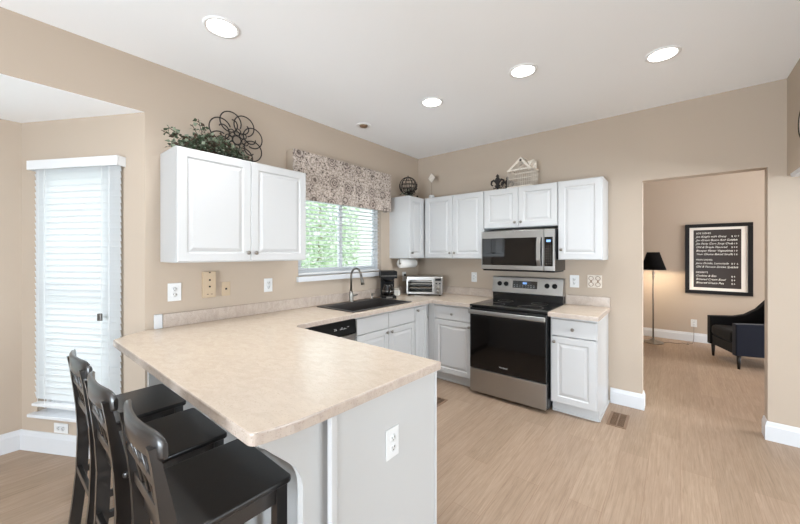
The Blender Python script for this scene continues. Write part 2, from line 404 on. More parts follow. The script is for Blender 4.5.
# ------------------------------------------------------------------ windows
def window_unit(name, label, M, w, z0, z1, T, kind):
    t = MB(); fw = .05
    def fr(y0, y1, x0, x1, a, b, f): 
        t.box((x0, y0, a), (x0+f, y1, b)).box((x1-f, y0, a), (x1, y1, b)).box((x0+f, y0, a), (x1-f, y1, a+f)).box((x0+f, y0, b-f), (x1-f, y1, b))
    fr(-T+.005, -T+.06, 0, w, z0, z1, .04)
    if kind == 'slider':
        fr(-T+.02, -T+.045, .04, w/2+.02, z0+.04, z1-.04, .035); fr(-T+.045, -T+.058, w/2-.02, w-.04, z0+.04, z1-.04, .035)
    elif kind == 'hung':
        zm = (z0+z1)/2; fr(-T+.02, -T+.04, .04, w-.04, z0+.04, zm+.02, .035); fr(-T+.04, -T+.058, .04, w-.04, zm-.02, z1-.04, .035)
    root = bpy.data.objects.new(name, None); COL.objects.link(root); root.matrix_world = M
    root['kind'] = 'structure'; root['label'] = label; root['category'] = 'window'
    t.build('window_frame', 'white trim paint', root)
    MB().box((.045, -T+.03, z0+.045), (w-.045, -T+.034, z1-.045)).build('glass', 'window glass', root)
    return root
# sink window: local x along +Y, local -y = outside (-X) => interior is local +y = +X ... use rotation +90 with mirrored y handled by matrix
def frame_M(origin, along, inside):
    a = Vector((*along, 0)).normalized(); i = Vector((*inside, 0)).normalized()
    return Matrix(((a.x, i.x, 0, origin[0]), (a.y, i.y, 0, origin[1]), (0, 0, 1, 0), (0, 0, 0, 1)))
# right-handed frames: along x inside = z  -> for the left wall along must be -Y
MW1 = frame_M((0, WY1), (0, -1), (1, 0))
uA = Vector((BD[0], BD[1]-YA)).normalized(); nA = Vector((-uA.y, uA.x))       # rotate +90 deg
MW2 = frame_M((uA.x*.22, YA+uA.y*.22), (uA.x, uA.y), (nA.x, nA.y))
MW3 = frame_M((BD[0], BD[1]-.25), (0, -1), (1, 0))
w1 = window_unit('window_1', 'sliding kitchen window above the sink', MW1, WY1-WY0, WZ0, WZ1, .12, 'slider')
w2 = window_unit('window_2', 'tall narrow window of the nook behind white blinds', MW2, .705, .262, 2.06, .12, 'hung')
w3 = window_unit('window_3', 'outer window of the nook', MW3, LB-.5, .262, 2.06, .12, 'hung')
# sills
def sill(root, w, z, T, over, d, th):
    MB().box((-over, 0, z-th), (w+over, d, z), .004).box((0, -T+.06, z-th+.002), (w, 0, z-.001)).build('window_sill', 'white trim paint', root)
sill(w1, WY1-WY0, WZ0-.002, .12, .02, .035, .05)
sill(w2, .705, .285, .12, .02, .05, .022)

def blind(label, M, w, ztop, zbot, tilt, n_off, val_h, cords, wand=False, pitch=.0435, slat_w=.05, group=None, gap=0):
    t = thing('window_blind', label, 'blind', group=group); t.matrix_world = M
    MB().box((.0, .001 if n_off > 0 else n_off-.025, ztop-.045), (w, n_off+.025, ztop)).build('headrail', 'blind vinyl', t)
    MB().box((-.012, n_off+.03, ztop-val_h+.01), (w+.012, n_off+.042, ztop+.01), .003).box((-.012, max(n_off-.02, .001) if n_off > 0 else n_off-.02, ztop-val_h+.01), (-.004, n_off+.03, ztop+.01)).box((w+.004, max(n_off-.02, .001) if n_off > 0 else n_off-.02, ztop-val_h+.01), (w+.012, n_off+.03, ztop+.01)).build('valance', 'blind vinyl', t)
    m = MB(); z = ztop-.06; c, s = math.cos(tilt)*slat_w/2, math.sin(tilt)*slat_w/2
    while z > zbot+.03:
        # gently crowned slat, three strips across
        L = []
        for k in (-1, -.4, .4, 1):
            cr = .0025*(1-k*k)
            L.append((n_off+k*c, z+k*s+cr))
        for off in (0, -.0022):
            pass
        up = [[(x, y, zz) for (y, zz) in L] for x in (.006, w-.006)]
        loop0 = [(.006, y, zz) for y, zz in L]+[(.006, y, zz-.0025) for y, zz in L[::-1]]
        loop1 = [(w-.006, y, zz) for y, zz in L]+[(w-.006, y, zz-.0025) for y, zz in L[::-1]]
        m.rings([loop0, loop1], True, True); z -= pitch
    m.build('slats', 'blind slat', t)
    MB().box((.006, n_off-.025, zbot), (w-.006, n_off+.025, zbot+.018), .003).build('bottom_rail', 'blind vinyl', t)
    cm = MB()
    for x in cords:
        cm.box((x-.0015, n_off+.026, zbot), (x+.0015, n_off+.028, ztop-.04)).box((x-.0015, n_off-.028, zbot), (x+.0015, n_off-.026, ztop-.04))
    cm.build('ladder_cord', 'white plastic', t)
    return t
blind('white blinds with green foliage showing between the slats above the sink', MW1 @ Matrix.Translation((.01, -.045, 0)), WY1-WY0-.02, WZ1-.01, WZ0+.012, math.radians(8), 0, .06, (.15, .45, .72, 1.02), group=None)
b2 = blind('tall closed white blinds in the nook left of the peninsula', MW2 @ Matrix.Translation((-.054, .0, 0)), .748, 2.085, .345, math.radians(78), .021, .065, (.07, .13, .62, .68))
MB().box((.105, .06, .98), (.135, .075, 1.03), .003).build('cord_tassel', 'steel dark', b2)
blind('white blinds on the outer nook window', MW3 @ Matrix.Translation((-.02, 0, 0)), LB-.46, 2.085, .335, math.radians(62), .028, .065, (.1, .6, 1.0))

# ------------------------------------------------------------------ outside
def leaf_cloud(m, c, r, n, size, rnd, mats=1):
    for _ in range(n):
        while True:
            p = Vector((rnd.uniform(-1, 1), rnd.uniform(-1, 1), rnd.uniform(-1, 1)))
            if .25 < p.length < 1: break
        p = Vector((p.x*r[0], p.y*r[1], p.z*r[2]))+Vector(c)
        a = Vector((rnd.uniform(-1, 1), rnd.uniform(-1, 1), rnd.uniform(-1, 1))).normalized(); b = a.orthogonal().normalized()
        s = size*rnd.uniform(.6, 1.3)
        f = m.bm.faces.new([m.bm.verts.new(p+a*s), m.bm.verts.new(p+b*s*.5), m.bm.verts.new(p-a*s), m.bm.verts.new(p-b*s*.5)])
        f.material_index = rnd.randrange(mats)
rnd = random.Random(3)
struct(MB().box((-20, -14, -.35), (-1.15, 14, -.12)).build('ground', 'lawn'), 'lawn outside the kitchen window', 'lawn')
tr = thing('garden_tree', 'leafy green tree outside the sink window', 'tree', (-5.0, 2.05, -.12))
MB().tube([(0, 0, 0), (.05, 0, 1), (0, .1, 2), (.1, 0, 3)], [.07, .06, .05, .03]).build('trunk', 'tree bark', tr)
m = MB(); leaf_cloud(m, (0, 0, 2.1), (1.3, 1.15, 2.0), 4200, .07, rnd); m.build('foliage', 'tree leaf', tr)
nb = thing('neighbour_house', 'pale grey house wall seen through the right half of the sink blinds', 'house', (-9, 6.2, -.12))
m = MB()
for i in range(30): m.box((-.1, -4, i*.16), (.03, 4, i*.16+.15))
m.build('siding', 'siding', nb); MB().box((-6, -4, 0), (-.1, 4, 4.8)).build('wall', 'siding', nb)

# ------------------------------------------------------------------ valance over the sink window
v = thing('window_valance', 'boxed fabric valance with brown and cream floral pattern over the sink window', 'valance', (0, 0, 0))
m = MB().box((.105, -2.065, 1.936), (.122, -.72, 2.386), .004).box((.001, -.735, 1.936), (.105, -.72, 2.386), .002).box((.001, -2.05, 2.37), (.105, -.735, 2.386), .002)
m.build('fabric_box', 'floral fabric', v)
MB().box((.001, -2.063, 1.938), (.104, -2.051, 2.384), .002).build('end_board', 'tan wall paint', v)

# ------------------------------------------------------------------ cabinetry
def panel_door(w, h, flat=False):
    """Raised-panel door in the local x-z plane, front toward -y, thickness .02."""
    m = MB(); T = .02
    def rect(i, y): return [(i, y, i), (w-i, y, i), (w-i, y, h-i), (i, y, h-i)]
    if flat:
        m.rings([rect(0, 0), rect(0, -T+.005), rect(.005, -T)], True, True)
    else:
        fr = min(.055, w*.2)
        m.rings([rect(0, 0), rect(0, -T+.004), rect(.004, -T), rect(fr, -T), rect(fr+.007, -T+.008), rect(fr+.014, -T+.008), rect(fr+.036, -T+.001), rect(fr+.04, -T+.001)], True, True)
    return m
def knob_mb(x, y, z):
    return MB().lathe([(.006, 0), (.005, -.012), (.013, -.016), (.015, -.022), (.012, -.027), (0, -.029)], (x, y, z), 16, 'y')
def add_door(parent, w, h, M, knob=None, flat=False, name='door'):
    d = panel_door(w, h, flat).build(name, 'white cabinet', parent, M=M)
    if knob:
        k = knob_mb(knob[0], -.02, knob[1]).build('knob', 'nickel', d, M=M)
    return d
RL = Matrix.Rotation(PI/2, 4, 'Z')      # local x -> +Y, local -y -> +X   (fronts facing +X)
def TL(x, y, z): return Matrix.Translation((x, y, z)) @ RL
def TB(x, y, z): return Matrix.Translation((x, y, z))
G = .003
def carcass_closed(lo, hi): return MB().box(lo, hi, .0015, 1)
ZU0, ZU1 = 1.375, 2.131
# left upper
u = thing('wall_cabinet', 'two-door white wall cabinet left of the sink window with ivy on top', 'cabinet', (0, -3.049, ZU0))
MB().box((0.001, 0, 0), (.305, .975, ZU1-ZU0), .0015, 1).build('body', 'white cabinet', u)
add_door(u, .4875-G, ZU1-ZU0-.012, TL(.306, .003, .006), (.4875-.03, .06))
add_door(u, .4845-G, ZU1-ZU0-.012, TL(.306, .490, .006), (.03, .06))
# corner left upper
u = thing('wall_cabinet', 'narrow single-door white wall cabinet right of the sink window', 'cabinet', (0, -.614, ZU0))
MB().box((0.001, 0, 0), (.305, .612, ZU1-ZU0), .0015, 1).build('body', 'white cabinet', u)
add_door(u, .285, ZU1-ZU0-.012, TL(.306, .003, .006), (.03+.0, .06))
# back pair
u = thing('wall_cabinet', 'two-door white wall cabinet in the back corner left of the microwave', 'cabinet', (.327, 0, ZU0))
MB().box((0, -.305, 0), (.81, -.001, ZU1-ZU0), .0015, 1).build('body', 'white cabinet', u)
add_door(u, .388, ZU1-ZU0-.012, TB(.025, -.306, .006), (.388-.03, .06)); add_door(u, .390, ZU1-ZU0-.012, TB(.417, -.306, .006), (.03, .06))
# over the microwave
u = thing('wall_cabinet', 'short two-door white wall cabinet directly above the microwave', 'cabinet', (1.139, 0, 1.705))
MB().box((0, -.305, 0), (.765, -.001, .426), .0015, 1).build('body', 'white cabinet', u)
add_door(u, .378, .414, TB(.003, -.306, .006), (.348, .05)); add_door(u, .378, .414, TB(.384, -.306, .006), (.03, .05))
# right
u = thing('wall_cabinet', 'single-door white wall cabinet right of the microwave', 'cabinet', (1.906, 0, ZU0))
MB().box((0, -.305, 0), (.375, -.001, ZU1-ZU0), .0015, 1).build('body', 'white cabinet', u)
add_door(u, .367, ZU1-ZU0-.012, TB(.004, -.306, .006), (.03, .09))

ZB = .874
def base_body(w, d=.58, kick=True):
    """open-topped carcass, local x 0..w, y -d..0, front at y=-d."""
    m = MB(); t = .018
    m.box((0, -d, .1), (t, 0, ZB)).box((w-t, -d, .1), (w, 0, ZB)).box((t, -t, .1), (w-t, 0, ZB)).box((t, -d, .1), (w-t, -t, .118))
    m.box((t, -d, ZB-.03), (w-t, -d+t, ZB)).box((t, -d, .69), (w-t, -d+t, .72)).box((w/2-.02, -d, .118), (w/2+.02, -d+t, ZB-.03))
    m.box((t, -d, .118), (t+.03, -d+t, ZB-.03)).box((w-t-.03, -d, .118), (w-t, -d+t, ZB-.03))
    if kick: m.box((t, -d+.061, 0), (w-t, -d+.075, .1)).box((0, -d+.06, 0), (t, 0, .1)).box((w-t, -d+.06, 0), (w, 0, .1)).box((0, -d+.05, 0), (w, -d+.06, .018), .004)
    return m
# sink base : y -1.745 .. -.88
def left_unit(y0, w, label):
    u = thing('base_cabinet', label, 'cabinet', (0, y0, 0)); base_body(w).build('body', 'white cabinet', u, M=Matrix.Translation((.002, 0, 0)) @ RL); return u
u = left_unit(-1.742, .862, 'white double-door sink base cabinet under the black sink')
for k, (y, w_) in enumerate(((.003, .425), (.433, .426))):
    add_door(u, w_, .148, TL(.583, y, .704), None, True, 'false_drawer_front')
    add_door(u, w_, .585, TL(.583, y, .112), ((w_-.03) if k == 0 else .03, .55))
u = left_unit(-.877, .30, 'narrow white base cabinet in the corner beside the sink base')
add_door(u, .215, .738, TL(.583, .004, .112), (.03, .70))
# corner / back-left base
u = thing('base_cabinet', 'white drawer and door base cabinet left of the range', 'cabinet', (.62, 0, 0))
base_body(.517).build('body', 'white cabinet', u)
MB().box((-.034, -.60, .1), (.047, -.582, ZB)).build('corner_filler', 'white cabinet', u)
add_door(u, .465, .148, TB(.048, -.581, .704), (.232, .07), True, 'drawer'); add_door(u, .465, .585, TB(.048, -.581, .112), (.44, .545))
# right base with shoe on side
u = thing('base_cabinet', 'white drawer and door base cabinet right of the range', 'cabinet', (1.912, 0, 0))
b = base_body(.37); b.box((.37, -.52, 0), (.382, 0, .02), .004); b.build('body', 'white cabinet', u)
add_door(u, .356, .148, TB(.008, -.581, .704), (.178, .07), True, 'drawer'); add_door(u, .356, .585, TB(.008, -.581, .112), (.028, .54))

# dishwasher
u = thing('dishwasher', 'black and steel dishwasher under the counter left of the sink base', 'dishwasher', (0, -2.355, 0))
MB().box((.02, 0, .02), (.57, .605, .86)).build('body', 'black plastic', u)
d = MB().box((.572, .005, .1), (.60, .60, .725), .004).build('door', 'brushed steel', u)
cp = MB().prism([(.572, .73), (.606, .735), (.61, .75), (.602, .79), (.598, .855), (.572, .858)], .003, .602, axis='y').build('control_panel', 'black plastic', u)
m = MB()
for i, y in enumerate((.36, .375, .42, .435, .45, .465, .48)): m.box((.602, y, .79), (.6045, y+.008, .796+.004*(i % 2)))
for y in (.355, .43, .50): m.box((.602, y, .803), (.6045, y+.02, .806))
m.build('button_print', 'printed grey', cp)
MB().box((.52, .01, 0), (.54, .595, .095)).build('toe_panel', 'black plastic', u)

# peninsula
PX = 1.875
u = thing('peninsula_cabinet', 'white peninsula base with panelled end and seating overhang', 'cabinet', (0, 0, 0))
MB().box((.02, -3.03, 0), (PX-.02, -2.432, ZB)).build('body', 'peninsula panel', u)
m = MB().box((PX-.019, -3.04, 0), (PX, -2.422, ZB), .001)
m.build('end_panel', 'peninsula panel', u)
MB().box((PX-.019, -3.067, 0), (PX+.005, -3.041, ZB), .003).build('corner_trim', 'white cabinet', u)
MB().box((PX-.019, -2.4215, 0), (PX+.006, -2.410, ZB), .003).build('corner_trim', 'white cabinet', u)
def bracket_profile():
    p = [(-3.031, ZB), (-3.30, ZB), (-3.30, .855)]
    P0, P1, P2, P3 = Vector((-3.285, .845)), Vector((-3.19, .745)), Vector((-3.15, .735)), Vector((-3.148, .64))
    for i in range(13):
        t = i/12; q = P0*(1-t)**3+3*P1*t*(1-t)**2+3*P2*t*t*(1-t)+P3*t**3; p.append((q.x, q.y))
    p += [(-3.148, .0), (-3.031, 0)]; return p
MB().prism(bracket_profile(), 1.80, 1.832, axis='x').build('bracket', 'peninsula panel', u)
MB().prism(bracket_profile(), .10, .132, axis='x').build('bracket', 'peninsula panel', u)

# ------------------------------------------------------------------ counters
def arc(cx, cy, r, a0, a1, n=8): return [(cx+r*math.cos(a0+(a1-a0)*i/n), cy+r*math.sin(a0+(a1-a0)*i/n)) for i in range(n+1)]
CT = .914
poly = [(.001, -.001), (.001, YA+.001), (.145, -3.325), (.165, -3.335)] + [(1.80, -3.335)] + arc(1.825, -3.305, .03, -PI/2, -.2, 6) + [(1.866, -3.26), (1.876, -3.21), (1.884, -3.10), (1.912, -2.425), (.70, -2.415), (.648, -2.37), (.648, -.66), (.66, -.648), (1.137, -.648), (1.137, -.001)]
ct = thing('countertop', 'beige laminate L-shaped countertop with the long peninsula bar', 'countertop', (0, 0, 0))
def counter(poly, parent, hole=None):
    m = MB().prism(poly, CT-.038, CT, topbev=.006)
    if hole:  # cut the sink opening through the slab
        x0, x1, y0, y1 = hole
        for co, no in (((x0, 0, 0), (1, 0, 0)), ((x1, 0, 0), (1, 0, 0)), ((0, y0, 0), (0, 1, 0)), ((0, y1, 0), (0, 1, 0))):
            bmesh.ops.bisect_plane(m.bm, geom=m.bm.verts[:]+m.bm.edges[:]+m.bm.faces[:], plane_co=co, plane_no=no)
        dele = [f for f in m.bm.faces if x0 < f.calc_center_median().x < x1 and y0 < f.calc_center_median().y < y1 and abs(f.normal.z) > .5]
        bmesh.ops.delete(m.bm, geom=dele, context='FACES')
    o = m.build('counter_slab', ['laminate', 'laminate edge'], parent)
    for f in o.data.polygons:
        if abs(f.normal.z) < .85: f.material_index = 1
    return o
counter(poly, ct, (.10, .585, -1.765, -.96))
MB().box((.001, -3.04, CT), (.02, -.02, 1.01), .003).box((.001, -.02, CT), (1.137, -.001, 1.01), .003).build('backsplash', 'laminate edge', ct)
MB().box((.001, -3.088, CT), (.024, -3.041, 1.012), .004).build('end_cap', 'white trim paint', ct)
c2 = thing('countertop', 'short beige laminate countertop right of the range', 'countertop', (0, 0, 0))
counter([(1.905, -.001), (1.905, -.648), (2.30, -.648), (2.30, -.001)], c2)
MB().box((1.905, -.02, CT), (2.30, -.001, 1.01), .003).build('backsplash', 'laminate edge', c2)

# ------------------------------------------------------------------ sink, faucet
sk = thing('kitchen_sink', 'black composite double-bowl sink set in the counter below the window', 'sink', (0, 0, 0))
m = MB()
def rr(x0, x1, y0, y1, z): return [(x0, y0, z), (x1, y0, z), (x1, y1, z), (x0, y1, z)]
X0, X1, Y0, Y1 = .083, .605, -1.785, -.94; zt = CT+.009
# rim deck as four+divider boxes
yb = -1.36
m.box((X0, Y0, CT+.0005), (.175, Y1, zt), .003).box((.57, Y0, CT+.0005), (X1, Y1, zt), .003)
m.box((.175, Y0, CT+.0005), (.57, Y0+.035, zt), .003).box((.175, Y1-.035, CT+.0005), (.57, Y1, zt), .003).box((.183, yb-.012, .72), (.562, yb+.012, .83), .003)
a, b_ = Y0+.035, Y1-.035
m.rings([rr(.175, .57, a, b_, zt-.003), rr(.183, .562, a+.008, b_-.008, .72), rr(.20, .545, a+.025, b_-.025, .70)], False, True)
m.build('basin', 'sink composite', sk)
for y in (-1.56, -1.16): MB().lathe([(.045, .701), (.045, .705), (.03, .704), (0, .702)], (.37, y, 0), 20).build('drain', 'nickel', sk)
fc = thing('faucet', 'brushed nickel gooseneck faucet arching over the black sink', 'faucet', (.128, -1.375, zt))
MB().lathe([(.028, 0), (.028, .006), (.024, .012), (.022, .05), (.024, .075), (.019, .10), (.015, .12), (0, .121)], (0, 0, 0), 20).build('base', 'faucet steel', fc)
pts = [(0, 0, .10), (0, 0, .27)]
for i in range(1, 13):
    t = PI-PI*i/12*.93; pts.append((.075+.075*math.cos(t), 0, .27+.085*math.sin(t)))
MB().tube(pts, .0115, 12).build('spout', 'faucet steel', fc)
e = Vector(pts[-1]); dd = (Vector(pts[-1])-Vector(pts[-2])).normalized()
MB().tube([e-dd*.005, e+dd*.04, e+dd*.045, e+dd*.10], [.0125, .0145, .017, .019], 14).build('spray_head', 'faucet steel', fc)
MB().tube([(0, .02, .06), (0, .04, .062), (.012, .085, .072)], [.011, .009, .006], 10).build('lever', 'faucet steel', fc)
sd = thing('soap_dispenser', 'small nickel soap pump beside the faucet', 'soap dispenser', (.128, -1.06, zt))
MB().lathe([(.018, 0), (.018, .005), (.011, .01), (.01, .045), (.013, .05), (.013, .062), (0, .064)], (0, 0, 0), 16).build('pump_body', 'nickel', sd)
MB().tube([(0, 0, .056), (.05, 0, .06)], .005, 8).build('nozzle', 'nickel', sd)

# ------------------------------------------------------------------ range
rg = thing('electric_range', 'stainless steel and black electric range between the base cabinets', 'range', (1.145, 0, 0))
W = .755
MB().box((0, -.62, .03), (W, -.02, .895)).build('body', 'black enamel', rg)
m = MB().box((-.002, -.665, .897), (W+.002, -.075, .916), .004); ck = m.build('cooktop', 'black glass', rg)
for (x, y, r) in ((.2, -.5, .1), (.56, -.5, .115), (.2, -.22, .08), (.56, -.22, .08)):
    MB().tube([(x+r*math.cos(t), y+r*math.sin(t), .9163) for t in [2*PI*i/40 for i in range(40)]], .0012, 6, True).build('burner_ring', 'steel dark', ck)
MB().box((0, -.10, .917), (W, -.022, .995), .002).build('backguard_base', 'black enamel', rg)
bgd = MB().prism([(-.105, .992), (-.118, 1.0), (-.088, 1.168), (-.08, 1.175), (-.022, 1.175), (-.022, .992)], 0, W, axis='x').build('backguard', 'brushed steel', rg)
ang = math.atan2(.03, .168)
MF = Matrix.Translation((0, -.1185, 1.0)) @ Matrix.Rotation(-ang, 4, 'X')
MB().box((.235, -.002, .055), (.50, .003, .135), .002).build('display_panel', 'black glass', bgd, M=MF)
m = MB().box((.345, -.0035, .10), (.39, -.002, .122)); m.build('clock_display', 'display glow', bgd, M=MF)
m = MB()
for i in range(8):
    for j in range(2): m.box((.25+i*.03, -.0035, .068+j*.018), (.262+i*.03, -.002, .071+j*.018))
m.build('button_print', 'printed grey', bgd, M=MF)
for x in (.085, .16, .60, .675):
    MB().lathe([(.026, 0), (.026, -.006), (.02, -.009), (.017, -.03), (0, -.031)], (x, -.001, .095), 20, 'y').build('knob', 'black plastic', bgd, M=MF)
dr = MB().box((.004, -.668, .272), (W-.004, -.622, .885), .004).build('oven_door', 'black enamel', rg)
MB().box((.012, -.6705, .285), (W-.012, -.667, .80), .001).build('glass', 'oven glass', dr)
hb = MB().box((.0, -.712, .825), (W, -.69, .868), .008, 3).box((.01, -.69, .835), (.04, -.668, .86)).box((W-.04, -.69, .835), (W-.01, -.668, .86)).build('handle', 'brushed steel', dr)
tm = text_mesh('Whirlpool', .020, .0006, 'CENTER')
m = MB(); add_mesh(m, tm, Matrix.Translation((W/2-.02, -.6715, .325)) @ Matrix.Rotation(PI/2, 4, 'X')); m.build('logo', 'printed grey', dr)
MB().box((.004, -.668, .035), (W-.004, -.622, .266), .004).build('drawer', 'brushed steel', rg)
for x in (.05, W-.05):
    for y in (-.57, -.08): MB().lathe([(.02, 0), (.02, .032)], (x, y, 0), 12).build('levelling_foot', 'black plastic', rg)

# ------------------------------------------------------------------ microwave
mw = thing('microwave', 'over-the-range stainless microwave with black glass door', 'microwave', (1.145, 0, 1.25))
W = .752; Hm = .424
MB().box((0, -.375, .012), (W, -.002, Hm), .002).build('body', 'black enamel', mw)
MB().box((.01, -.37, 0), (W-.01, -.03, .012)).build('vent_base', 'black plastic', mw)
d = MB().box((.0, -.40, .018), (.652, -.377, Hm-.004), .003).build('door', 'brushed steel', mw)
MB().box((.012, -.4025, .062), (.636, -.4005, .345), .002).build('window', 'black glass', d)
pts = [(.612, -.40, .062), (.612, -.425, .07), (.612, -.44, .12), (.612, -.444, .205), (.612, -.44, .29), (.612, -.425, .337), (.612, -.40, .345)]
m = MB(); m.rings([[(x-.018, y, z), (x+.018, y, z), (x+.018, y+.012, z), (x-.018, y+.012, z)] for x, y, z in pts], True, True); m.build('handle', 'brushed steel', d)
cp = MB().box((.657, -.40, .018), (W, -.377, Hm-.004), .003).build('control_panel', 'brushed steel', mw)
MB().box((.660, -.4025, .062), (W-.016, -.4005, .345), .002).build('keypad', 'black glass', cp)
MB().box((.678, -.4035, .296), (.718, -.4024, .318)).build('clock_display', 'display glow', cp)
m = MB()
for i in range(3):
    for j in range(8): m.box((.672+i*.02, -.4032, .085+j*.024), (.683+i*.02, -.4024, .089+j*.024))
m.build('button_print', 'steel dark', cp)

# ------------------------------------------------------------------ counter appliances
to = thing('toaster_oven', 'stainless toaster oven in the counter corner', 'toaster oven', (.325, -.30, CT), math.radians(31))
W, D, Hh = .44, .25, .235; z0 = .018
m = MB().box((-W/2, -D/2, z0), (W/2, D/2, z0+.02), .003).box((-W/2, -D/2, Hh-.03), (W/2, D/2, Hh), .005).box((-W/2, -D/2, z0+.02), (-W/2+.015, D/2, Hh-.03)).box((W/2-.10, -D/2, z0+.02), (W/2, D/2, Hh-.03)).box((-W/2+.015, D/2-.01, z0+.02), (W/2-.10, D/2, Hh-.03))
m.build('body', 'brushed steel', to)
m = MB()
for z in (.09, .14):
    for i in range(12): m.box((-W/2+.02, -D/2+.02+i*.018, z), (W/2-.105, -D/2+.022+i*.018, z+.002))
m.build('rack', 'nickel', to)
MB().box((-W/2+.018, -D/2+.05, .095), (W/2-.11, D/2-.03, .10)).build('tray', 'oven interior', to)
MB().box((-W/2+.016, D/2-.03, z0+.021), (W/2-.101, D/2-.0105, Hh-.031)).build('inner_back', 'black enamel', to)
d = MB().box((-W/2+.005, -D/2-.012, z0+.005), (W/2-.105, -D/2-.001, z0+.03), .002).box((-W/2+.005, -D/2-.012, Hh-.06), (W/2-.105, -D/2-.001, Hh-.02), .002).box((-W/2+.005, -D/2-.012, z0+.03), (-W/2+.02, -D/2-.001, Hh-.06)).box((W/2-.12, -D/2-.012, z0+.03), (W/2-.105, -D/2-.001, Hh-.06)).build('door', 'brushed steel', to)
MB().box((-W/2+.02, -D/2-.008, z0+.03), (W/2-.12, -D/2-.005, Hh-.06)).build('glass', 'window glass', d)
MB().tube([(-W/2+.03, -D/2-.03, Hh-.045), (W/2-.13, -D/2-.03, Hh-.045)], .007, 10).tube([(-W/2+.04, -D/2-.03, Hh-.045), (-W/2+.04, -D/2-.01, Hh-.045)], .005, 8).tube([(W/2-.14, -D/2-.03, Hh-.045), (W/2-.14, -D/2-.01, Hh-.045)], .005, 8).build('handle', 'nickel', d)
cp = MB().box((W/2-.095, -D/2-.006, z0+.008), (W/2-.006, -D/2-.001, Hh-.012), .002).build('control_panel', 'steel dark', to)
for z in (.055, .105):
    MB().lathe([(.022, 0), (.02, -.018), (0, -.019)], (W/2-.05, -D/2-.007, z), 18, 'y').build('knob', 'nickel', cp)
MB().box((W/2-.085, -D/2-.0075, .185), (W/2-.015, -D/2-.006, .215)).box((W/2-.08, -D/2-.0075, .145), (W/2-.06, -D/2-.006, .16)).box((W/2-.04, -D/2-.0075, .145), (W/2-.02, -D/2-.006, .16)).build('display', 'black plastic', cp)
for x in (-.19, .19):
    for y in (-.1, .1): MB().lathe([(.014, 0), (.014, .019)], (x, y, 0), 10).build('foot', 'black plastic', to)
MB().prism([(-.12, 0), (.0, 0), (.0, .006), (-.12, .006)], -.15, -.13, axis='y').build('crumb_tray', 'nickel', to)

cf = thing('coffee_maker', 'black drip coffee maker beside the black sink', 'coffee maker', (.17, -.835, CT), math.radians(48))
m = MB().prism([(-.085, -.11), (.085, -.11), (.085, .08), (.06, .10), (-.06, .10), (-.085, .08)], 0, .035, topbev=.006)
m.build('base', 'black plastic', cf)
MB().box((-.08, .02, .035), (.08, .095, .24), .012, 3).build('water_tank', 'black plastic', cf)
MB().prism([(-.095, -.11), (.095, -.11), (.095, .095), (-.095, .095)], .235, .32, topbev=.01).build('lid', 'black plastic', cf)
MB().lathe([(.0, .188), (.048, .188), (.058, .205), (.088, .238)], (0, -.022, 0), 28).build('filter_basket', 'black plastic', cf)
k = MB().lathe([(.05, .037), (.066, .05), (.07, .08), (.062, .12), (.048, .15), (.05, .165), (.0, .166)], (0, -.045, 0), 28).build('carafe', 'coffee glass', cf)
MB().lathe([(.0705, .085), (.0705, .093)], (0, -.045, 0), 28).build('band', 'nickel', k)
MB().tube([(0, -.11, .15), (0, -.145, .145), (0, -.15, .10), (0, -.12, .065)], .009, 8).build('handle', 'black plastic', k)
MB().box((-.03, -.114, .008), (.04, -.11, .028), .001).build('switch_plate', 'nickel', cf)
m = MB().box((-.09, -.112, .26), (.09, -.110, .268)); m.build('trim_line', 'steel dark', cf)
bx = thing('cup_holder', 'small pale caddy on the counter between coffee maker and toaster oven', 'caddy', (.075, -.56, CT), .3)
MB().prism([(-.035, -.03), (.035, -.03), (.035, .03), (-.035, .03)], 0, .06, topbev=.006).build('tray', 'paper', bx)
MB().box((-.028, -.024, .06), (.028, .024, .085), .008, 3).build('contents', 'distressed white', bx)

pt = thing('paper_towel_holder', 'white paper towel roll hung under the corner cabinet', 'paper towel', (.15, -.44, 1.31))
MB().lathe([(.02, -.14), (.056, -.14), (.056, .14), (.02, .14)], (0, 0, 0), 28, 'y').build('paper_roll', 'paper', pt)
MB().lathe([(.012, -.155), (.012, .155)], (0, 0, 0), 12, 'y').box((-.006, -.158, -.010), (.006, -.152, .0645)).box((-.006, .152, -.010), (.006, .158, .0645)).build('holder', 'nickel', pt)

# ------------------------------------------------------------------ outlets
def plate(label, M, w=.072, h=.118, kind='duplex', m_='white plastic', th=.006, group=None, cat='outlet', name='wall_outlet'):
    t = thing(name, label, cat); t.matrix_world = M
    MB().box((-w/2, -th, -h/2), (w/2, -.0005, h/2), .002).build('cover_plate', m_, t)
    if kind == 'duplex':
        for z in (-.02, .02):
            r = MB().lathe([(.0165, 0), (.016, -.002), (0, -.0021)], (0, -th, z), 18, 'y').build('receptacle', m_, t)
            MB().box((-.009, -th-.003, z-.001), (-.0065, -th-.0021, z+.008)).box((.0065, -th-.003, z-.001), (.009, -th-.0021, z+.007)).box((-.002, -th-.003, z-.010), (.002, -th-.0021, z-.006)).build('slots', 'dark slot', r)
    return t
def ML(y, z): return TL(0, y, z)
plate('white outlet nearest the nook on the tan wall above the counter', ML(-2.963, 1.158), .085, .128)
t = plate('tall beige wall box with two dark buttons under the left cabinet', ML(-2.737, 1.197), .09, .198, 'none', 'beige plastic', .03, cat='intercom', name='wall_intercom')
m = MB()
for z, r in ((.035, .007), (-.015, .007)): m.lathe([(r, -.030), (r, -.033), (0, -.0331)], (0, 0, z), 12, 'y')
m.box((-.006, -.032, .088), (.006, -.03, .096)); m.box((-.02, -.032, -.075), (-.008, -.030, -.071)).box((.008, -.032, -.075), (.02, -.030, -.071)); m.build('button', 'dark slot', t)
t = plate('small beige jack plate right of the beige wall box', ML(-2.605, 1.153), .065, .112, 'none', 'beige plastic', cat='jack plate', name='phone_jack')
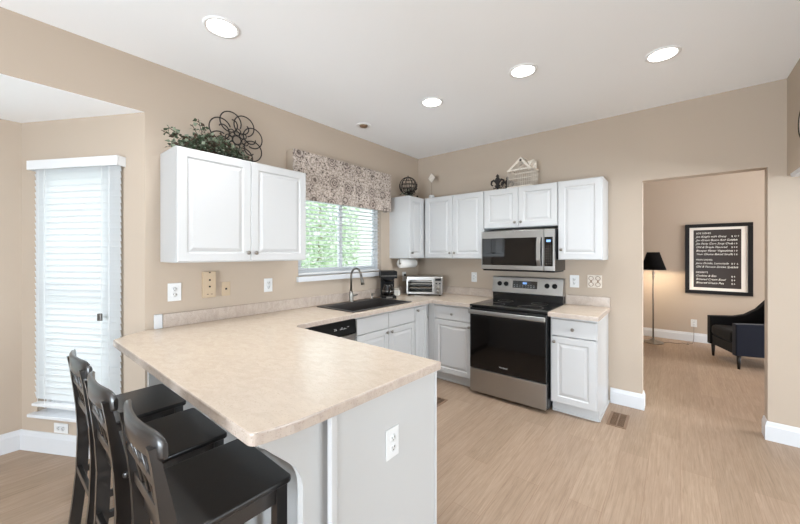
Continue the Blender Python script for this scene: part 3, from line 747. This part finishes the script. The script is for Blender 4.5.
MB().box((-.007, -.008, -.007), (.007, -.006, .007)).build('jack', 'dark slot', t); 
plate('white outlet below the left cabinet, near the sink window', ML(-2.243, 1.156), .078, .118)
t = plate('white outlet behind the toaster oven in the corner', ML(-.32, 1.13), .075, .12)
MB().box((-.012, -.03, .008), (.012, -.007, .032), .003).build('plug', 'dark slot', t)
plate('white outlet on the back wall left of the microwave', TB(.857, 0, 1.143))
plate('white outlet on the back wall right of the range', TB(1.984, 0, 1.15), .085, .125)
t = plate('decorative embossed beige switch plate right of the range outlet', TB(2.165, 0, 1.158), .125, .125, 'none', 'distressed white', cat='switch plate', name='switch_plate')
m = MB()
for x in (-.03, .03):
    for z in (-.03, .03):
        m.tube([(x+.02*math.cos(a), -.007, z+.02*math.sin(a)) for a in [2*PI*i/16 for i in range(16)]], .0025, 6, True)
    m.box((x-.006, -.012, -.012), (x+.006, -.006, .012))
m.build('relief', 'vent brown', t)
plate('white outlet on the peninsula end panel', Matrix.Translation((PX, -2.745, .648)) @ RL, .078, .125)
MO = MW2 @ Matrix.Translation((.483, 0, .184)) @ Matrix.Rotation(PI, 4, 'Z') @ Matrix.Rotation(PI/2, 4, 'Y')
plate('sideways white outlet on the nook wall under the tall window', MO, .07, .125)
plate('white outlet low on the wall behind the floor lamp cord', TB(3.01, YF, .30), .075, .12)

# ------------------------------------------------------------------ recessed lights and vents
LPOS = [(.743, -2.95, 'recessed ceiling light nearest the left wall cabinet'), (1.146, -1.361, 'smallest looking recessed ceiling light, in front of the back corner cabinets'), (1.938, -1.367, 'recessed ceiling light above and in front of the range'), (2.723, -.985, 'recessed ceiling light nearest the doorway'),
        (5.2, -1.4, 'added out-of-view fill light over the family room near the back wall'), (5.2, -3.6, 'added out-of-view fill light over the middle of the family room'), (1.2, -5.6, 'added out-of-view fill light near the rear wall by the nook'), (2.7, -5.6, 'added out-of-view fill light near the rear wall by its wide opening')]  # these four fixtures are out of view, added to raise the ambient light
for x, y, lb in LPOS:
    t = thing('ceiling_light', lb, 'ceiling light', (x, y, H), group='recessed ceiling lights')
    MB().lathe([(.077, -.0005), (.098, -.0005), (.097, -.006), (.080, -.008), (.077, -.0005)], (0, 0, 0), 36).build('trim_ring', 'can trim', t)
    MB().lathe([(.076, -.001), (.074, -.005), (0, -.006)], (0, 0, 0), 36).build('lens', 'lamp lens', t)
    a = area('downlight', (x, y, H-.012), (0, 0, 0), .14, .14, 10, (.93, .965, 1.0), 'DISK'); a.data.spread = math.radians(125)
t = thing('ceiling_spotlight', 'small unlit eyeball light in the ceiling above the sink window', 'ceiling light', (.30, -1.36, H))
MB().lathe([(.045, -.0005), (.075, -.0005), (.074, -.005), (.047, -.007), (.045, -.0005)], (0, 0, 0), 30).build('trim_ring', 'can trim', t)
MB().lathe([(.044, -.001), (.036, -.016), (.0, -.022)], (0, 0, 0), 24).build('eyeball', 'vent brown', t)
def floor_vent(label, x, y, w, l):
    t = thing('floor_vent', label, 'floor vent', (x, y, 0))
    MB().box((0, 0, .0005), (w, .018, .005), .001).box((0, l-.018, .0005), (w, l, .005), .001).box((0, .018, .0005), (.02, l-.018, .005)).box((w-.02, .018, .0005), (w, l-.018, .005)).box((w/2-.004, .018, .0005), (w/2+.004, l-.018, .005)).build('frame', 'vent brown', t)
    m = MB(); n = int((l-.036)/.012)
    for i in range(n): m.box((.02, .018+i*.012, .0008), (w-.02, .018+i*.012+.003, .004))
    m.build('louvers', 'vent brown', t)
    MB().box((.018, .016, .0002), (w-.018, l-.016, .0007)).build('duct', 'dark slot', t)
floor_vent('brown floor register beside the base cabinet right of the range', 2.335, -.52, .14, .30)
floor_vent('brown floor register partly hidden behind the peninsula end', .945, -1.26, .12, .30)

# ------------------------------------------------------------------ bar stools
def stool(label):
    t = thing('bar_stool', label, 'bar stool', group='black bar stools along the peninsula')
    SZ = .635; D = .37; w = .20
    # seat: rounded square slab
    pts = []
    for cx, cy, a0 in ((w-.018, -.018, 0), (-w+.018, -.018, PI/2), (-w+.015, -D+.015, PI), (w-.015, -D+.015, 1.5*PI)):
        r = .018 if cy > -.1 else .015
        pts += arc(cx, cy, r, a0, a0+PI/2, 5)
    MB().prism(pts, SZ-.022, SZ, topbev=.006, bev=1).build('seat', 'black stool seat', t)
    m = MB(); zz0, zz1 = SZ-.085, SZ-.023
    m.box((-w+.05, -.045, zz0), (w-.05, -.025, zz1)).box((-w+.022, -D+.03, zz0), (-w+.042, -.05, zz1)).box((w-.042, -D+.03, zz0), (w-.022, -.05, zz1)).box((-w+.03, -D+.01, zz0), (w-.03, -D+.028, zz1))
    m.build('apron', 'black stool wood', t)
    for s in (-1, 1):
        x0 = s*(w-.012); x1 = s*(w-.052)
        m = MB(); m.rings([[(x0, -.055, z), (x1, -.055, z), (x1, -.015, z), (x0, -.015, z)] for z in (0, SZ-.023)], True, True); m.build('leg', 'black stool wood', t)
        # rear leg flows up into the back stile
        prof = [(0, -.425), (.15, -.408), (.3, -.394), (.5, -.388), (.64, -.395), (.75, -.406), (.85, -.418), (.905, -.427)]
        lp = []
        for z, y in prof:
            d = .046 if z < .6 else .046-.026*(z-.6)/.305
            xa = s*(w-.016); xb = s*(w-.046)
            lp.append([(xa, y, z), (xb, y, z), (xb, y+d, z), (xa, y+d, z)])
        MB().rings(lp, True, True).build('leg', 'black stool wood', t)
    # top rail, curved round the sitter, fixed to the front of the stiles
    m = MB(); L = []
    n = 18
    for i in range(n+1):
        x = -.205+.41*i/n; k = 1-(x/.205)**2; y = -.392-.03*k; e = .022*(abs(x)/.205)**8
        a = .862+e*.6; b_ = .942-e; q = .010*(.55+.45*min(1, (1-abs(x)/.205)*6))
        L.append([(x, y-q, a+.008), (x, y-q-.002, b_-.012), (x, y-q*.6, b_-.002), (x, y+q*.5, b_), (x, y+q, b_-.008), (x, y+q, a+.008), (x, y+q*.5, a), (x, y-q*.5, a)])
    m.rings(L, True, True); o = m.build('top_rail', 'black stool wood', t)
    for f in o.data.polygons: f.use_smooth = len(f.vertices) == 4
    MB().box((-w+.044, -.388, .655), (w-.044, -.370, .69), .002).build('lower_back_rail', 'black stool wood', t)
    MB().box((-w+.044, -.406, .775), (w-.044, -.392, .80), .002).build('middle_back_rail', 'black stool wood', t)
    for x in (-.075, 0, .075):
        k = 1-(x/.205)**2
        MB().tube([(x, -.380, .69), (x, -.400, .785), (x, -.392-.03*k, .868)], .006, 6).build('spindle', 'black stool wood', t)
    MB().box((-w+.03, -.045, .19), (w-.03, -.025, .225), .002).build('footrest', 'black stool wood', t)
    for s in (-1, 1): MB().box((s*(w-.02), -.385, .28), (s*(w-.038), -.05, .31), .002).build('stretcher', 'black stool wood', t)
    MB().box((-w+.044, -.392, .30), (w-.044, -.372, .33), .002).build('stretcher', 'black stool wood', t)
    return t
st = stool('black wooden bar stool nearest the viewer, seat fully in view'); st.location = (1.522, -3.112, 0); st.rotation_euler = (0, 0, math.radians(-1))
s2 = copy_tree(st); s2['label'] = 'black wooden bar stool in the middle of the three at the peninsula'; s2.location = (1.045, -3.132, 0); s2.rotation_euler = (0, 0, 0)
s3 = copy_tree(st); s3['label'] = 'black wooden bar stool farthest left, beside the nook window'; s3.location = (.535, -3.128, 0); s3.rotation_euler = (0, 0, math.radians(.5))

# ------------------------------------------------------------------ decor on the cabinets
iv = thing('artificial_ivy', 'trailing green ivy arrangement on top of the left wall cabinet', 'plant', (.17, -2.765, ZU1+.001))
rnd = random.Random(11)
m = MB(); lm = MB(); stems = []
def leafq(M_, p, d, s, up, mi):
    d = d.normalized(); side = d.cross(up).normalized() if d.cross(up).length > 1e-3 else d.orthogonal().normalized(); nn = side.cross(d)
    pts = [p, p+d*s*.35+side*s*.42+nn*s*.08, p+d*s*1.0, p+d*s*.35-side*s*.42+nn*s*.08]
    vs = [M_.bm.verts.new(q) for q in pts]
    f1 = M_.bm.faces.new((vs[0], vs[1], vs[2])); f2 = M_.bm.faces.new((vs[0], vs[2], vs[3])); f1.material_index = f2.material_index = mi
def vine(pts, dens, s, mi_w):
    m.tube(pts, .0022, 5)
    P = [Vector(p) for p in pts]
    for a, b in zip(P, P[1:]):
        L_ = (b-a).length; n = max(1, int(L_*dens))
        for k in range(n):
            q = a.lerp(b, (k+rnd.random())/n); d = Vector((rnd.uniform(-1, 1), rnd.uniform(-1, 1), rnd.uniform(-.5, 1)))
            up = Vector((rnd.uniform(-1, 1), rnd.uniform(-1, 1), 1)); mi = rnd.choices((0, 1, 2), mi_w)[0]
            leafq(lm, q+d.normalized()*.006, d, s*rnd.uniform(.6, 1.25), up, mi)
for i in range(90):
    y0 = rnd.uniform(-.05, .1); y = y0; z = .03; x = rnd.uniform(-.06, .06); tgt = rnd.uniform(-.29, .30); h = .05+.09*max(0, 1-abs(tgt+.02)/.45)*rnd.random()
    P = []
    for k in range(6):
        f = k/5; P.append((min(.13, max(-.15, x+rnd.uniform(-.03, .03))), y0+(tgt-y0)*f, .015+h*math.sin(min(1, f*1.15)*PI)*1.0+rnd.uniform(0, .03)))
    vine(P, 120, .029, (5, 4, 2))
for (ty, tz) in ((-.11, .25), (-.07, .22), (-.15, .20), (-.03, .17), (-.33, .11), (-.29, .14), (.02, .15)):
    vine([(0, -.05, .03), (.01, (ty-.05)/2, tz*.6), (.02, ty, tz)], 130, .032, (6, 3, 1))
m.build('stem', 'leaf brown', iv); lm.build('foliage', ['leaf dark', 'leaf grey', 'leaf brown'], iv)
MB().prism([(-.06, -.12), (.06, -.12), (.06, .16), (-.06, .16)], 0, .02, topbev=.005).build('basket', 'leaf brown', iv)

# scrolled iron medallion leaning on the wall
sc = thing('scroll_medallion', 'round dark iron scrollwork medallion behind the ivy', 'wall decor', (.05, -2.54, ZU1+.218))
m = MB()
def sp_path(pts3, r=.0042): m.tube(pts3, r, 7)
def rot2(a, u, v): return (u*math.cos(a)-v*math.sin(a), u*math.sin(a)+v*math.cos(a))
for k in range(8):
    a = k*PI/4+math.radians(20)
    # petal: loop starting at hub ring, sweeping out and curling into its own centre
    P = []
    for i in range(34):
        t = i/33; th = -2.35+t*2*PI*1.25; r = .072 if t < .66 else .072*(1-(t-.66)/.34*.72)
        u, v_ = .125+r*math.cos(th+PI*.0), r*math.sin(th)*1.02
        uu, vv = rot2(a, u, v_); P.append((0, uu, vv))
    sp_path(P)
    P = []
    for i in range(22):
        t = i/21; th = PI*.6+t*2*PI*1.1; r = .032*(1-t*.65)
        u, v_ = .062+r*math.cos(th), r*math.sin(th); uu, vv = rot2(a+PI/8, u, v_); P.append((.003, uu, vv))
    sp_path(P, .0034)
m.tube([(0, .03*math.cos(t), .03*math.sin(t)) for t in [2*PI*i/24 for i in range(24)]], .004, 7, True)
m.build('scrollwork', 'iron', sc, M=Matrix.Scale(1.13, 4))

# wire globe with dark flowers
gl = thing('wire_globe', 'dark wire globe with dried flowers on the corner cabinet', 'decor', (.155, -.43, ZU1+.001))
R = .11; m = MB(); cz = .16
for k in range(6):
    a = PI*k/6; m.tube([(R*math.cos(t)*math.cos(a), R*math.cos(t)*math.sin(a), cz+R*math.sin(t)) for t in [2*PI*i/28 for i in range(28)]], .004, 6, True)
for z in (-.05, .0, .05):
    r = math.sqrt(R*R-z*z); m.tube([(r*math.cos(t), r*math.sin(t), cz+z) for t in [2*PI*i/28 for i in range(28)]], .0035, 6, True)
m.tube([(0, 0, cz+R), (0, 0, cz+R+.02)], .006, 6)
m.build('wire_cage', 'iron', gl)
MB().lathe([(.055, 0), (.055, .008), (.015, .015), (.012, .05), (.03, .062), (0, .066)], (0, 0, 0), 20).build('stand', 'iron', gl)
m = MB(); rnd = random.Random(5)
lm = m
for i in range(190):
    p = Vector((rnd.gauss(.02, .04), rnd.gauss(.0, .04), abs(rnd.gauss(.06, .035)))); d = Vector((rnd.uniform(-1, 1), rnd.uniform(-1, 1), rnd.uniform(-.3, 1)))
    if p.z < .01: p.z = .012
    leafq(m, p, d, .032, Vector((0, 0, 1)), rnd.choice((0, 0, 1)))
for i in range(16):
    leafq(m, Vector((.09+rnd.uniform(-.02, .02), .04+rnd.uniform(-.02, .02), .15+rnd.uniform(-.03, .05))), Vector((rnd.uniform(-1, 1), rnd.uniform(-1, 1), rnd.uniform(-1, 1))), .03, Vector((0, 0, 1)), 0)
m.tube([(.02, .0, .03), (.07, .03, .10), (.10, .05, .17)], .0025, 5)
m.build('dried_flowers', ['iron', 'leaf grey'], gl)
# small cup with diamond pick
cp = thing('votive_cup', 'small white scalloped cup with a diamond pick on the back cabinets', 'cup', (.36, -.2, ZU1+.001))
MB().lathe([(.022, 0), (.034, .01), (.036, .035), (.03, .05), (.026, .05), (.028, .035), (0, .02)], (0, 0, 0), 20).build('cup', 'white plastic', cp)
m = MB().tube([(0, 0, .02), (0, .0, .25)], .0015, 5); m.build('stick', 'iron', cp)
m = MB(); s = .058
m.prism([(0, -s), (s*.85, 0), (0, s), (-s*.85, 0)], -.003, .003, axis='y', M=Matrix.Translation((.0, -.003, .27))); 
for a in range(4): m.lathe([(.012, -.004), (.012, .004)], (.024*math.cos(a*PI/2+PI/4), -.003, .27+.028*math.sin(a*PI/2+PI/4)), 10, 'y')
m.build('diamond_plaque', 'distressed white', cp)
# fleur-de-lis
def fleur(label, x, y, s, rz):
    t = thing('fleur_de_lis', label, 'ornament', (x, y, ZU1+.001), rz, group='dark fleur-de-lis ornaments')
    m = MB()
    m.prism([(-.035*s, 0), (.035*s, 0), (.03*s, .015*s), (-.03*s, .015*s)], -.018, .018, axis='y')
    m.prism([(0, .19*s), (.02*s, .165*s), (.008*s, .16*s), (.03*s, .125*s), (.016*s, .09*s), (.01*s, .03*s), (.01*s, .01*s), (-.01*s, .01*s), (-.01*s, .03*s), (-.016*s, .09*s), (-.03*s, .125*s), (-.008*s, .16*s), (-.02*s, .165*s)], -.008, .008, axis='y')
    for q in (-1, 1):
        m.tube([(q*u*s, 0, v_*s) for u, v_ in ((.008, .06), (.02, .10), (.045, .125), (.068, .115), (.075, .085), (.062, .065), (.05, .075))], [.006*s, .01*s, .013*s, .012*s, .009*s, .007*s, .004*s], 8)
        m.tube([(q*u*s, 0, v_*s) for u, v_ in ((.008, .055), (.025, .035), (.045, .03), (.05, .045))], [.006*s, .006*s, .005*s, .003*s], 8)
    m.box((-.03*s, -.012, .05*s), (.03*s, .012, .066*s), .003)
    m.build('ornament_body', 'iron', t); return t
fleur('taller dark iron fleur-de-lis ornament left of the white birdcage', 1.245, -.2, 1.0, 0)
fleur('smaller dark iron fleur-de-lis beside the taller one', 1.335, -.14, .85, .35)
# birdcage house
bc = thing('birdcage', 'white wire birdcage shaped like a small gabled house above the microwave', 'birdcage', (1.525, -.20, ZU1+.001), math.radians(-4))
m = MB(); w_, d_, h_ = .125, .09, .15
for i in range(13):
    x = -w_+2*w_*i/12
    for y in (-d_, d_): m.tube([(x, y, .01), (x, y, h_+.03)], .0018, 5)
for i in range(1, 8):
    y = -d_+2*d_*i/8
    for x in (-w_, w_): m.tube([(x, y, .01), (x, y, h_+.03)], .0018, 5)
for z in (.09,):
    m.tube([(-w_, -d_, z), (w_, -d_, z), (w_, d_, z), (-w_, d_, z)], .002, 5, True)
m.build('wire_bars', 'distressed white', bc)
MB().box((-w_-.006, -d_-.006, 0), (w_+.006, d_+.006, .012), .002).build('cage_base', 'distressed white', bc)
MB().box((-w_-.006, -d_-.008, h_+.025), (w_+.006, -d_+.002, h_+.04)).box((-w_-.006, d_-.002, h_+.025), (w_+.006, d_+.008, h_+.04)).box((-w_-.006, -d_, h_+.025), (-w_+.004, d_, h_+.04)).box((w_-.004, -d_, h_+.025), (w_+.006, d_, h_+.04)).build('cage_frame', 'distressed white', bc)
m = MB(); zz = h_+.04; ap = .31
gx = .02
# front gable: open fretwork triangle + sloping boards
for q in (-1, 1):
    dx = q*w_*.98-gx
    m.prism([(gx, ap), (gx+dx, zz), (gx+dx-q*.03, zz), (gx, ap-.036)], -d_-.01, d_*.2, axis='y')
for k in range(9):
    u = -w_*.7+k*w_*1.4/8; top = zz+(ap-.03-zz)*(1-abs(u)/(w_-.02)); m.tube([(gx+u, -d_, zz-.01), (gx+u, -d_, max(zz, top))], .0018, 5)
for k in range(3):
    r = .018+.012*k; m.tube([(gx+r*math.cos(t), -d_, zz+.035+r*math.sin(t)*.8) for t in [2*PI*i/20 for i in range(20)]], .0022, 5, True)
# ridge wing to the right (side dormer)
m.prism([(gx, ap-.03), (w_+.01, ap-.045), (w_+.015, zz), (gx+.03, zz)], d_*.2, d_*.25, axis='y')
m.prism([(w_+.01, ap-.04), (w_-.05, ap-.05), (w_-.03, ap-.10)], -d_*.6, d_*.5, axis='y')
m.build('roof', 'distressed white', bc)
MB().lathe([(.012, -.001), (.012, .002)], (gx, -d_-.012, ap-.035), 12, 'y').build('roof_hole', 'dark slot', bc)

# dark round piece on the header at the frame's right edge
rc = thing('wall_clock', 'dark round-rimmed wall clock on the header at the right picture edge', 'clock', (3.4375, -.455, 2.292), -PI/2)
MB().lathe([(.112, -.001), (.112, -.008), (.10, -.012), (.09, -.010), (.088, -.006), (0, -.006)], (0, 0, 0), 36, 'y').build('rim', 'iron', rc)
MB().lathe([(.087, -.0065), (.087, -.0085), (0, -.0085)], (0, 0, 0), 36, 'y').build('dial', 'distressed white', rc)
MB().box((-.003, -.0125, 0), (.003, -.011, .06)).box((0, -.0125, -.003), (.045, -.011, .003)).build('hands', 'iron', rc)

# ------------------------------------------------------------------ room beyond the doorway
pf = thing('framed_menu_print', 'black framed menu print with white script text beyond the doorway', 'picture', (2.90, YF-.002, .79))
FW, FH = .78, 1.115
m = MB(); f = .055
m.box((0, -.035, 0), (FW, 0, f), .003).box((0, -.035, FH-f), (FW, 0, FH), .003).box((0, -.035, f), (f, 0, FH-f), .003).box((FW-f, -.035, f), (FW, 0, FH-f), .003).build('frame', 'frame black', pf)
MB().box((f, -.016, f), (FW-f, -.004, FH-f)).build('mat_board', 'mat board', pf)
b0, b1, h0, h1 = .105, .655, .10, FH-.095
MB().box((b0, -.0175, h0), (b1, -.0162, h1)).build('menu_panel', 'menu board', pf)
lines = [('SIDE DISHES', None), ('Jim Knight with Gravy', '$ 12 7'), ('Jim Green Beans And Garden', '$ 5 8'), ('Jim Party Corn Soup Chef', '$ 6 8'), ('Old & Simple Flavored', '$ 4 8'), ('Blooper Flavor Vegetables', '$ 5 8'), ('Your Choice Baked Small', '$ 5 8'), (None, None), ('MAIN DISHES', None), ('Juice Drinks, Lemonade', '$ 3  6'), ('Old & Famous Drinks Special', '$ 3  8'), (None, None), ('DESSERTS', None), ('Cookies & Bits', '$ 4'), ('Bittered Cream Bowl', '$ 4'), ('Bittered Cream Pies', '$ 6')]
m = MB(); z = h1-.065; RX = Matrix.Rotation(PI/2, 4, 'X')
for a_, p_ in lines:
    if a_ is None: z -= .032; continue
    hd = p_ is None
    add_mesh(m, text_mesh(a_, .036 if hd else .043, .0004, shear=0 if hd else .35), Matrix.Translation((b0+.03, -.018, z)) @ RX @ Matrix.Diagonal((.92, 1, 1, 1)))
    if p_: add_mesh(m, text_mesh(p_, .034, .0004), Matrix.Translation((b0+.44, -.018, z)) @ RX @ Matrix.Diagonal((.95, 1, 1, 1)))
    z -= .056
m.build('lettering', 'chalk white', pf)

fl = thing('floor_lamp', 'slim nickel floor lamp with black shade beyond the doorway', 'lamp', (2.50, 2.98, 0))
MB().lathe([(.135, 0), (.135, .012), (.12, .022), (.06, .032), (.03, .055), (.018, .07), (0, .071)], (0, 0, 0), 32).build('base', 'nickel', fl)
MB().lathe([(.010, .068), (.010, .5), (.0085, 1.0), (.014, 1.04), (.020, 1.06), (.012, 1.085), (.018, 1.10), (.022, 1.125), (.008, 1.14), (.008, 1.20), (0, 1.201)], (0, 0, 0), 20).build('pole', 'nickel', fl)
MB().lathe([(.168, 1.175), (.170, 1.175), (.083, 1.455), (.081, 1.455), (.168, 1.175)], (0, 0, 0), 36).build('lamp_shade', 'shade black', fl)
MB().lathe([(.0, 1.202), (.02, 1.205), (.03, 1.24), (.02, 1.275), (0, 1.29)], (0, 0, 0), 16).build('bulb', 'lamp bulb', fl)
pl = bpy.data.lights.new('bulb_glow', 'POINT'); pl.energy = 24; pl.color = (1, .82, .58); pl.shadow_soft_size = .02
po = bpy.data.objects.new('bulb_glow', pl); COL.objects.link(po); po.location = (2.50, 3.03, 1.195)
cd = MB().tube([(2.62, 3.02, .006), (2.70, 3.15, .004), (2.80, 3.12, .004), (2.86, 3.22, .004), (2.94, 3.16, .004), (2.92, 3.28, .004), (2.99, 3.3, .004), (3.0, 3.42, .006), (3.008, 3.440, .05), (3.01, 3.445, .25)], .004, 6)
tag(cd.build('lamp_cord', 'cord grey'), 'thin cord looping over the floor from lamp to low outlet', 'cord')

# armchair: local +x = depth towards the back, local y = width ; front at x=0
ac = thing('armchair', 'low black and navy velvet armchair cut off by the right side of the doorway', 'armchair', (3.36, 2.03, 0), math.atan2(.33, .94))
Wd = .70; Dp = .78
def arm_profile(): # x,z side silhouette of arm + back
    return [(.0, .17), (.0, .56), (.10, .565), (.28, .57), (.40, .60), (.52, .68), (.62, .80), (.70, .84), (.78, .83), (.78, .17)]
for y0, nm in ((0, 'velvet navy'), (Wd-.09, 'velvet black')):
    m = MB(); pr = arm_profile(); m.prism([(a, b) for a, b in pr], y0, y0+.09, axis='y', topbev=.012, bev=1); m.build('arm', nm, ac)
MB().box((.62, .09, .17), (.78, Wd-.09, .82), .04, 4).build('backrest', 'velvet black', ac)
MB().box((.02, .09, .17), (.64, Wd-.09, .30), .01).build('seat_frame', 'velvet black', ac)
MB().box((.0, .093, .30), (.62, Wd-.093, .45), .045, 4).build('cushion', 'velvet black', ac)
for x, y in ((.05, .05), (.05, Wd-.05), (.72, .05), (.72, Wd-.05)):
    MB().lathe([(.013, 0), (.024, .17), (0, .171)], (x, y, 0), 14).build('leg', 'leg wood', ac)
